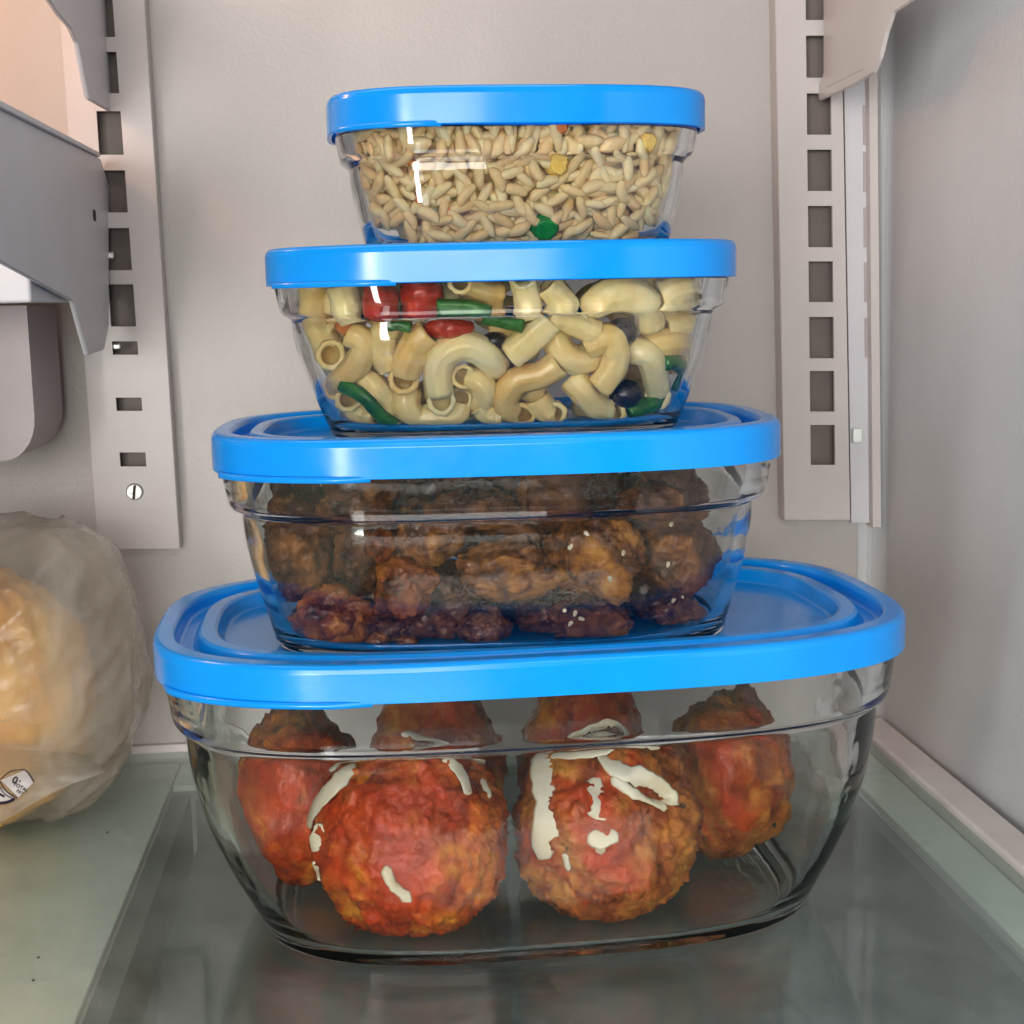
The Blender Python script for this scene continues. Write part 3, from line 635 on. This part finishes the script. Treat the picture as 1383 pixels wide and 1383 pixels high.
noods = [   # path in photograph pixels (third value: extra depth), layer behind the glass, tube radius, label
 ([(422, 376), (424, 410), (430, 448), (447, 476)], 2, 4.3, 'pasta tube standing upright at the end nearest the bag'),
 ([(474, 450), (492, 462), (486, 487), (466, 508), (447, 521)], 0, 4.0, 'curved pasta tube leaning down towards the green stem'),
 ([(528, 436), (517, 455), (518, 478), (528, 496)], 4, 4.0, 'pasta tube half hidden behind the torn one'),
 ([(580, 448), (564, 462), (552, 486), (546, 508)], 0, 4.7, 'torn pasta tube with a flat flap end'),
 ([(596, 537, -1), (591, 502), (600, 478), (626, 466), (652, 475), (672, 496, 3)], 0, 4.5, 'large arched pasta tube with its open end showing'),
 ([(552, 520, 4), (549, 548), (566, 572), (594, 576), (615, 562), (620, 540, 4)], 1, 4.4, 'pasta tube curled like a bowl on the container floor'),
 ([(628, 508, 2), (648, 515), (654, 532), (646, 548, 3)], 3, 3.9, 'short pasta tube tucked under the large arch'),
 ([(490, 505, 3), (508, 520), (520, 545), (528, 566)], 4, 4.2, 'pasta tube behind the green stem'),
 ([(474, 540), (490, 562), (512, 578)], 3, 4.2, 'pale pasta tube below the green stem'),
 ([(744, 432), (727, 448), (706, 466), (688, 480)], 0, 4.4, 'smooth pasta tube slanting above the hooked one'),
 ([(754, 488), (730, 504), (698, 512), (682, 535), (690, 560), (704, 577)], 1, 4.3, 'hooked pasta tube with its open end at the floor'),
 ([(724, 535, 2), (738, 558), (746, 580)], 1, 4.4, 'short straight pasta tube on the floor beside the hooked one'),
 ([(648, 546, 2), (662, 562), (676, 578)], 2, 4.0, 'pasta tube end on the floor between the bowl curl and the hooked one'),
 ([(770, 508, 3), (788, 528), (806, 550), (824, 574)], 0, 4.4, 'straight pasta tube slanting down to the floor'),
 ([(792, 466, 2), (820, 455), (830, 476), (822, 503), (806, 520)], 0, 4.2, 'split pasta tube with a curled lip'),
 ([(846, 470, 3), (872, 478), (882, 504), (884, 530)], 0, 4.2, 'pasta tube bending down beside the black olive'),
 ([(866, 468, 4), (900, 460), (930, 464), (946, 482, 3)], 1, 4.4, 'pasta tube lying level above the short green onion bit'),
 ([(748, 448, 2), (758, 474), (780, 486), (804, 476, 3)], 4, 4.5, 'pasta tube behind the split one'),
 ([(742, 424), (766, 432), (786, 442), (806, 450)], 1, 4.0, 'pasta tube just above the split one'),
 ([(706, 374), (712, 400), (717, 428)], 1, 4.4, 'upright pasta tube under the lid beside the green onion'),
 ([(738, 384), (754, 400), (772, 424)], 1, 4.3, 'slanting pasta tube under the lid near the middle'),
 ([(794, 416, 2), (818, 396), (850, 394), (872, 412), (876, 442, 2)], 1, 4.5, 'arched pasta tube under the lid above the grey olive'),
 ([(886, 400, 2), (915, 388), (950, 396, 3)], 2, 4.2, 'level pasta tube under the lid at the end away from the bag'),
 ([(892, 442, 2), (920, 436), (952, 430, 4)], 3, 4.2, 'pasta tube below the ring at the end away from the bag'),
 ([(624, 382), (650, 394, 3), (674, 398, 6)], 1, 3.7, 'pasta tube with open end facing out under the lid'),
 ([(462, 384), (470, 412), (480, 434)], 3, 4.2, 'pasta tube beside the tomato under the lid'),
 ([(850, 560, 2), (870, 545, 4), (890, 520, 6)], 9, 4.2, 'pasta tube deep behind the black olive'),
]
OPEN_END = {0: 1, 1: 1, 3: 1, 4: 0, 5: 1, 7: 1, 10: 1, 11: 1, 13: 1, 15: 1, 16: 1, 19: 0, 20: 1, 24: 0, 8: 0, 6: 0}
for i, (p, lay, r, lab) in enumerate(noods):
    p = [(x[0], x[1], x[2] if len(x) > 2 else 0) for x in p]
    if i in OPEN_END:     # turn that end outwards, so that its hollow faces the glass
        a_, b_ = (p[-2], p[-1]) if OPEN_END[i] else (p[1], p[0]); lay = max(lay, 2.2)
        e_ = [(b_[0]+.10*(b_[0]-a_[0]), b_[1]+.10*(b_[1]-a_[1]), b_[2]-3.2)]; p = p+e_ if OPEN_END[i] else e_+p
    food_tube(C2, 'pasta_tube', [(x[0], x[1], x[2]*mm) for x in p], r*.94*mm, lay*mm, M['pasta'], lab, 'pasta', 'curly pasta tubes in the salad', ri=r*.60*mm, seed=i*2.3, ridge=.045)
rp = random.Random(4)
for i in range(38):      # the salad behind the front layer
    x = rp.uniform(440, 930); y = rp.uniform(385, 560); a = rp.uniform(0, 6.28); L_ = 26
    p = [(x+L_*math.cos(a+t)*s_, y+.8*L_*math.sin(a+t)*s_, rp.uniform(-2, 3)*mm) for t, s_ in ((0, 1.2), (1.0, .9), (2.2, .9), (3.4, 1.2))]
    if i >= 26: p = [(a_, b_+max(0, 545-y), c_) for a_, b_, c_ in p]
    food_tube(C2, 'pasta_tube', p, 4.2*mm, rp.uniform(9, 24 if i < 26 else 13)*mm, M['pasta'], 'pasta tube in the deeper layer behind the front pasta', 'pasta', 'curly pasta tubes in the salad', ri=2.3*mm, seed=i, n=18)
def chunk(q, name, px, py, rx, rz, layer, m, seed, label, cat, group=None, low=.15, mid=.05, f=.015, sub=4, ry=None):
    s = 1/4850; rad = (rx*s, (ry or (rx+rz)/2)*s, rz*s); c = fit(q, px, py, min(rad)*.9, layer); V, F = lump(rad, seed, sub, low, mid, f, 1.4)
    return tag(place(q, name, V, F, c, m), label, cat, group)
chunk(C2, 'tomato_piece', 515, 405, 24, 27, .001, M['tomato'], 51, 'orange red tomato piece under the lid beside the pasta', 'tomato', 'tomato pieces in the salad')
chunk(C2, 'tomato_piece', 570, 398, 30, 26, .003, M['tomato'], 52, 'dark red tomato piece under the lid above the green onion', 'tomato', 'tomato pieces in the salad')
chunk(C2, 'tomato_piece', 606, 442, 34, 18, .004, M['tomato'], 53, 'flat red tomato piece over the large pasta arch', 'tomato', 'tomato pieces in the salad')
chunk(C2, 'tomato_piece', 470, 440, 18, 14, .006, M['carrot'], 54, 'small orange tomato bit behind the upright pasta nearest the bag', 'tomato', 'tomato pieces in the salad')
chunk(C2, 'olive', 842, 530, 25, 22, .003, M['olive'], 55, 'black olive low between pasta tubes above a green onion piece', 'olive', 'olives in the salad', .05, .02)
chunk(C2, 'olive', 838, 448, 22, 20, .003, M['olive'], 56, 'dark olive high behind the split pasta tube', 'olive', 'olives in the salad', .05, .02)
chunk(C2, 'olive', 668, 460, 18, 12, .006, M['olive'], 57, 'dark lump added for the shaded gap at the end of the large pasta arch', 'olive', 'olives in the salad', .05, .02)  # dark lump standing in for the shade of a gap between tubes
GG = 'green onion pieces in the salad'
food_tube(C2, 'green_onion', [(464, 517), (494, 535), (516, 560), (534, 590)], .0024, 0, M['green'], 'long dark green onion stem bending to the container floor', 'green onion', GG, flat=.75)
food_tube(C2, 'green_onion', [(590, 412), (630, 413), (662, 419)], .0019, 0, M['green'], 'bright green onion strip under the lid', 'green onion', GG, n=12)
food_tube(C2, 'green_onion', [(652, 428), (680, 434), (706, 440)], .0020, .0005, M['green'], 'green onion strip below the ring beside the pasta', 'green onion', GG, n=12)
food_tube(C2, 'green_onion', [(522, 440), (540, 439), (556, 442)], .0016, .0005, M['green'], 'short green onion bit above the torn pasta tube', 'green onion', GG, n=10)
food_tube(C2, 'green_onion', [(893, 488), (906, 486), (916, 492)], .0022, .0010, M['green'], 'short green onion bit under the level pasta tube', 'green onion', GG, n=10)
food_tube(C2, 'green_onion', [(930, 490), (926, 508), (918, 526)], .0012, .0005, M['green'], 'thin green onion strip standing against the glass away from the bag', 'green onion', GG, n=10)
food_tube(C2, 'green_onion', [(846, 556), (868, 548), (892, 536)], .0024, .0015, M['green'], 'green onion piece low under the black olive', 'green onion', GG, n=12)

# --- rice
rice = empty('cooked_rice', to_world(C1, (0, 0, C1.zf))); rice.rotation_euler.z = C1.yaw
tag(rice, 'heap of pale cooked rice filling the topmost container', 'rice')
gv, gf = [], []
for k in range(1, 8):
    t = math.pi*k/8
    for j in range(8): a = 2*math.pi*j/8; gv.append((math.cos(t), math.sin(t)**.8*math.cos(a), math.sin(t)**.8*math.sin(a)))
for k in range(6):
    for j in range(8): gf.append((k*8+j, k*8+(j+1) % 8, (k+1)*8+(j+1) % 8, (k+1)*8+j))
gv += [(1, 0, 0), (-1, 0, 0)]
for j in range(8): gf.append((56, (j+1) % 8, j)); gf.append((57, 48+j, 48+(j+1) % 8))
gv = np.array(gv)
grain_mesh = mesh('rice_grain', gv*np.array([.0041, .00155, .00145]), gf); grain_mesh.materials.append(M['rice'])
bent = gv*np.array([.0037, .00168, .00148]); bent[:, 1] += .0006*(gv[:, 0]**2)
grain2 = mesh('rice_grain', bent, gf); grain2.materials.append(M['rice'])
grains = []; rg_ = random.Random(11); ztop = C1.H-.0075
for lay, md in ((.0018, .0037), (.0039, .0037), (.0062, .0041)):
    pts = []
    for _ in range(9000):
        ph = R(rg_.uniform(168, 372)); z = rg_.uniform(C1.zf+.0014, ztop); ai, bi = inner(C1, z-.001); ai -= lay; bi -= lay
        c, s_ = math.cos(ph), math.sin(ph); rr_ = (abs(c/ai)**NEXP+abs(s_/bi)**NEXP)**(-1/NEXP); P = Vector((rr_*c, rr_*s_, max(z, C1.zf+lay*.8)))
        if z < .013-.35*max(0, .8-abs(P.x)/ai)*.05 and abs(P.x)/C1.a > .54+.012*math.sin(z*900) and z < (abs(P.x)/C1.a-.54)*.11+.004: continue
        if any((P-q_).length_squared < md*md for q_ in pts): continue
        pts.append(P)
        nrm = Vector((math.copysign(abs(c/ai)**(NEXP-1)/ai, c), math.copysign(abs(s_/bi)**(NEXP-1)/bi, s_), -.15*1/bi)).normalized()
        t = nrm.orthogonal().normalized(); t = (Matrix.Rotation(rg_.uniform(0, 6.28), 3, nrm) @ t+nrm*rg_.uniform(-.6, .6)).normalized()
        u_ = nrm.cross(t).normalized(); v_ = t.cross(u_)
        sc_ = rg_.uniform(.86, 1.12)
        mat_ = Matrix((( t.x, u_.x, v_.x), (t.y, u_.y, v_.y), (t.z, u_.z, v_.z))).to_4x4(); mat_.translation = P-Vector((0, 0, C1.zf))
        # both ends of the grain must stay inside the glass
        ok = True
        for e_ in (-1, 1):
            Q = P+t*e_*.0036*sc_; ai2, bi2 = inner(C1, Q.z); f_ = (abs(Q.x/(ai2-.001))**NEXP+abs(Q.y/(bi2-.001))**NEXP)
            if f_ > 1 or Q.z < C1.zf+.0012 or Q.z > C1.H-.0068: ok = False
        if not ok:
            mat_.translation = mat_.translation*1; 
            Pc = Vector((P.x*.972, P.y*.955, P.z)); t2 = (t-nrm*t.dot(nrm)).normalized(); u_ = nrm.cross(t2).normalized()
            mat_ = Matrix(((t2.x, u_.x, nrm.x), (t2.y, u_.y, nrm.y), (t2.z, u_.z, nrm.z))).to_4x4(); mat_.translation = Pc-Vector((0, 0, C1.zf))
            for e_ in (-1, 1):
                Q = Pc+t2*.0036*e_*sc_
                if Q.z < C1.zf+.0012: mat_.translation.z += C1.zf+.0012-Q.z
                if Q.z > C1.H-.0068: mat_.translation.z -= Q.z-C1.H+.0068
        grains.append((lay, -P.y, mat_ @ Matrix.Scale(sc_, 4)))
    if lay < .002: print('front grains', len(pts))
grains.sort(key=lambda g: (g[0], -g[1]))
for g in grains[:300]:
    o = obj('rice_grain', grain_mesh if rg_.random() < .6 else grain2, None, rice); o.matrix_local = g[2]
V, F = [], []
for g in grains[300:]:
    b_ = len(V); A = np.array(g[2]); W = (np.c_[gv*np.array([.0041, .00155, .00145]), np.ones(len(gv))] @ A.T)[:, :3]; V += W.tolist(); F += [tuple(i+b_ for i in f) for f in gf]
tag(obj('rice_filling', mesh('rice_filling', V, F), M['rice'], rice), kind='stuff')
prof = [(C1.din(z)+.0075, z-C1.zf) for z in np.linspace(C1.zf+.004, C1.H-.010, 8)]
core = loft('rice_core', [(p_[0]+.004, p_[1]-.001) for p_ in prof[:1]]+prof+[(prof[-1][0]+.006, prof[-1][1]+.001)], C1.a, C1.b, 1)
tag(obj('rice_core', core, M['rice'], rice), kind='stuff')
chunk(C1, 'green_pepper_bit', 735, 306, 22, 20, -.0002, M['pea'], 61, 'bright green vegetable bit at the bottom of the rice', 'vegetable', None, .16, .10, .01)
chunk(C1, 'egg_bit', 752, 220, 15, 19, -.0002, M['egg'], 62, 'yellow scrambled egg bit in the rice below the glass ring', 'egg', None, .3, .12, .03)
chunk(C1, 'egg_bit', 873, 188, 12, 10, -.0002, M['egg'], 63, 'yellow egg bit directly under the lid in the rice', 'egg', None, .3, .12, .03)
for k, (x, y, lab) in enumerate([(570, 270, 'low in the rice under crossed grains'), (555, 218, 'near the glass ring in the rice'), (757, 172, 'directly under the lid in the rice'), (610, 285, 'in a gap near the bottom of the rice')]):
    chunk(C1, 'carrot_bit', x, y, 10, 8, .0022 if k != 2 else 0, M['carrot'], 64+k, 'orange carrot bit '+lab, 'carrot', 'carrot bits in the rice', .3, .1, .02, 3)

# ------------------------------------------------------------------ plastic bag and what is in it
yb_ = .092
cb = hy(30, 872, yb_); rxb = hy(196, 872, yb_).x-cb.x; rzb = (hy(60, 690, yb_).z)/2
cb = Vector((cb.x, yb_, rzb))
bag = empty('plastic_bag', (cb.x, cb.y, 0)); tag(bag, 'crumpled translucent plastic bag with printed flap beside the stack', 'bag')
V, F = ICO[6]; W = []
for v in V:
    o_ = Vector((2.1, 7.7, 1.3)); g = (abs(v.x)**2.7+abs(v.y)**2.7+abs(v.z)**2.7)**(-1/2.7)
    dr_ = Vector((v.x*.9+v.z*.5, v.y*1.2, v.z*1.1-v.x*.6))
    cr = lambda q_: (1-min(1, abs(noise.noise(q_))*2.2))**3
    wr = .07*noise.noise(v*1.7+o_)+.032*cr(Vector((dr_.x*1.3, dr_.y*1.5, dr_.z*3.0))+o_)+.016*cr(Vector((dr_.x*2.2-dr_.z, dr_.y*2, dr_.z*5.5+dr_.x))-o_)+.005*cr(Vector((dr_.x*6, dr_.y*5, dr_.z*8))+o_*2)+.003*noise.noise(v*17)
    d = (1+wr)*(.35+.65*g)
    p = Vector((cb.x+v.x*d*rxb*.97, cb.y+v.y*d*.046, cb.z+v.z*d*rzb*.97)); p.z = max(p.z, .0006); p.y = min(p.y, YB-.012); W.append(p)
local(obj('bag_film', mesh('bag_film', W, F), M['bag'], bag), bag)
# food inside
cf = hy(15, 880, yb_-.004); V, F = lump((.034, .036, .046), 77, 5, .16, .05, .012, 1.2); zmin = min(v[2] for v in V)
ctr = Vector((cf.x-.006, yb_-.006, .0485))
tag(obj('bread_roll', mesh('bread_roll', [(v[0], v[1], v[2]-zmin) for v in V], F), M['bread']), 'orange yellow food lump inside the translucent bag', 'food').location = ctr+Vector((0, 0, zmin))
# flap with print, lying forward on the shelf
nu, nv = 40, 26; T0 = [(-60, 1010), (0, 1004), (60, 1008), (100, 1018), (141, 1036)]; B0 = [(-60, 1150), (0, 1112), (45, 1085), (85, 1064), (139, 1044)]
tp = smooth_path([(x, y, 0) for x, y in T0], nu); bt = smooth_path([(x, y, 0) for x, y in B0], nu)
def flap_pt(i, j):
    s = j/nv; px, py = tp[i].x*(1-s)+bt[i].x*s, tp[i].y*(1-s)+bt[i].y*s
    Y = .052-.050*s*(1-i/nu*.55)-.006*math.sin(math.pi*s)
    P = hy(px, py, Y); P.z = max(P.z, .0012); amp = min(1, 6*s*(1-s)+.1)
    P += Vector((0, -.0022, .001))*amp*noise.noise(Vector((px*.045, py*.06, 2.2)))+Vector((0, -.0012, 0))*amp*noise.noise(Vector((px*.12, py*.09, 5)))
    return P
V = [flap_pt(i, j) for i in range(nu+1) for j in range(nv+1)]; F = [(i*(nv+1)+j, (i+1)*(nv+1)+j, (i+1)*(nv+1)+j+1, i*(nv+1)+j+1) for i in range(nu) for j in range(nv)]
fme = mesh('bag_flap', V, F); flap = local(obj('bag_flap', fme, M['bag'], bag), bag)
fb = BVHTree.FromPolygons([Vector(v) for v in V], F)
def on_flap(px, py, lift):
    d = ray(px, py); h = fb.ray_cast(CAM, d)
    p = h[0] if h[0] is not None else hy(px, py, .02)
    return p-d*lift
def decal(name, pts, faces, m, lift):
    return local(obj(name, mesh(name, [on_flap(x, y, lift) for x, y in pts], faces, True), m, flap), bag)
def ngrid(poly4, n=8):
    a, b, c, d = [Vector((*p, 0)) for p in poly4]; P = []
    for i in range(n+1):
        for j in range(n+1):
            s, t = i/n, j/n; v = (a*(1-s)+b*s)*(1-t)+(d*(1-s)+c*s)*t; P.append((v.x, v.y))
    return P, [(i*(n+1)+j, (i+1)*(n+1)+j, (i+1)*(n+1)+j+1, i*(n+1)+j+1) for i in range(n) for j in range(n)]
def line2(px, wd, n=14):
    c = smooth_path([(x, y, 0) for x, y in px], n); P, F = [], []
    for i in range(n+1):
        t = (c[min(i+1, n)]-c[max(i-1, 0)]).normalized(); s = Vector((-t.y, t.x, 0))*wd/2; P += [((c[i]+s).x, (c[i]+s).y), ((c[i]-s).x, (c[i]-s).y)]
        if i: F.append((2*i-2, 2*i, 2*i+1, 2*i-1))
    return P, F
decal('label_patch', *ngrid([(1, 1054), (34, 1040), (45, 1057), (25, 1077)]), M['paper'], .0006)
decal('label_patch', *ngrid([(-14, 1060), (0, 1062), (20, 1080), (-10, 1084)]), M['paper'], .0006)
for px_, wd in (([(0, 1053), (14, 1042), (33, 1039)], 1.4), ([(33, 1039), (40, 1046), (46, 1056)], 1.6), ([(0, 1055), (8, 1068), (23, 1078)], 1.6), ([(-3, 1057), (5, 1071), (19, 1080)], 1.2), ([(-6, 1085), (8, 1084), (20, 1079)], 4.0), ([(-12, 1070), (-2, 1072), (6, 1076)], 3.0)):
    decal('label_outline', *line2(px_, wd), M['ink'], .0009)
def text_px(body, cx_, cy__, size, rot):
    cu = bpy.data.curves.new('lettering', 'FONT'); cu.body = body; cu.size = 1; cu.align_x = 'CENTER'; cu.align_y = 'CENTER'; cu.offset = .02; cu.resolution_u = 3
    to = bpy.data.objects.new('lettering', cu); me = bpy.data.meshes.new_from_object(to); bpy.data.objects.remove(to)
    c, s = math.cos(rot), math.sin(rot)
    P = [(cx_+size*(v.co.x*c+v.co.y*s), cy__-size*(v.co.y*c-v.co.x*s)) for v in me.vertices]; Fc = [list(p.vertices) for p in me.polygons]
    decal('lettering', P, Fc, M['ink'], .0010)
text_px('0', 20, 1054, 14, R(28)); text_px('g', 27, 1055, 6.5, R(28)); text_px('TOTAL', 28, 1063.5, 7, R(28)); text_px('FAT', 27, 1070, 6, R(28)); 

# ------------------------------------------------------------------ crumbs on the shelf
for k, (x, y, r_, m, lab) in enumerate([(52, 1293, .00035, 'dark', 'dark crumb on the mint ledge, one of a close pair'),
        (45, 1324, .00035, 'dark', 'dark crumb on the mint ledge, one of a close pair'), (145, 1124, .0004, 'dark', 'dark crumb on the mint ledge near the bag flap')]):
    P = hz(x, y, .0004); V, F = lump((r_*1.3, r_, r_*.7), 300+k, 3, .3, .1, .02)
    o = obj('crumb', mesh('crumb', V, F), M[m]); o.location = P; tag(o, lab, 'crumb', 'crumbs on the shelf')
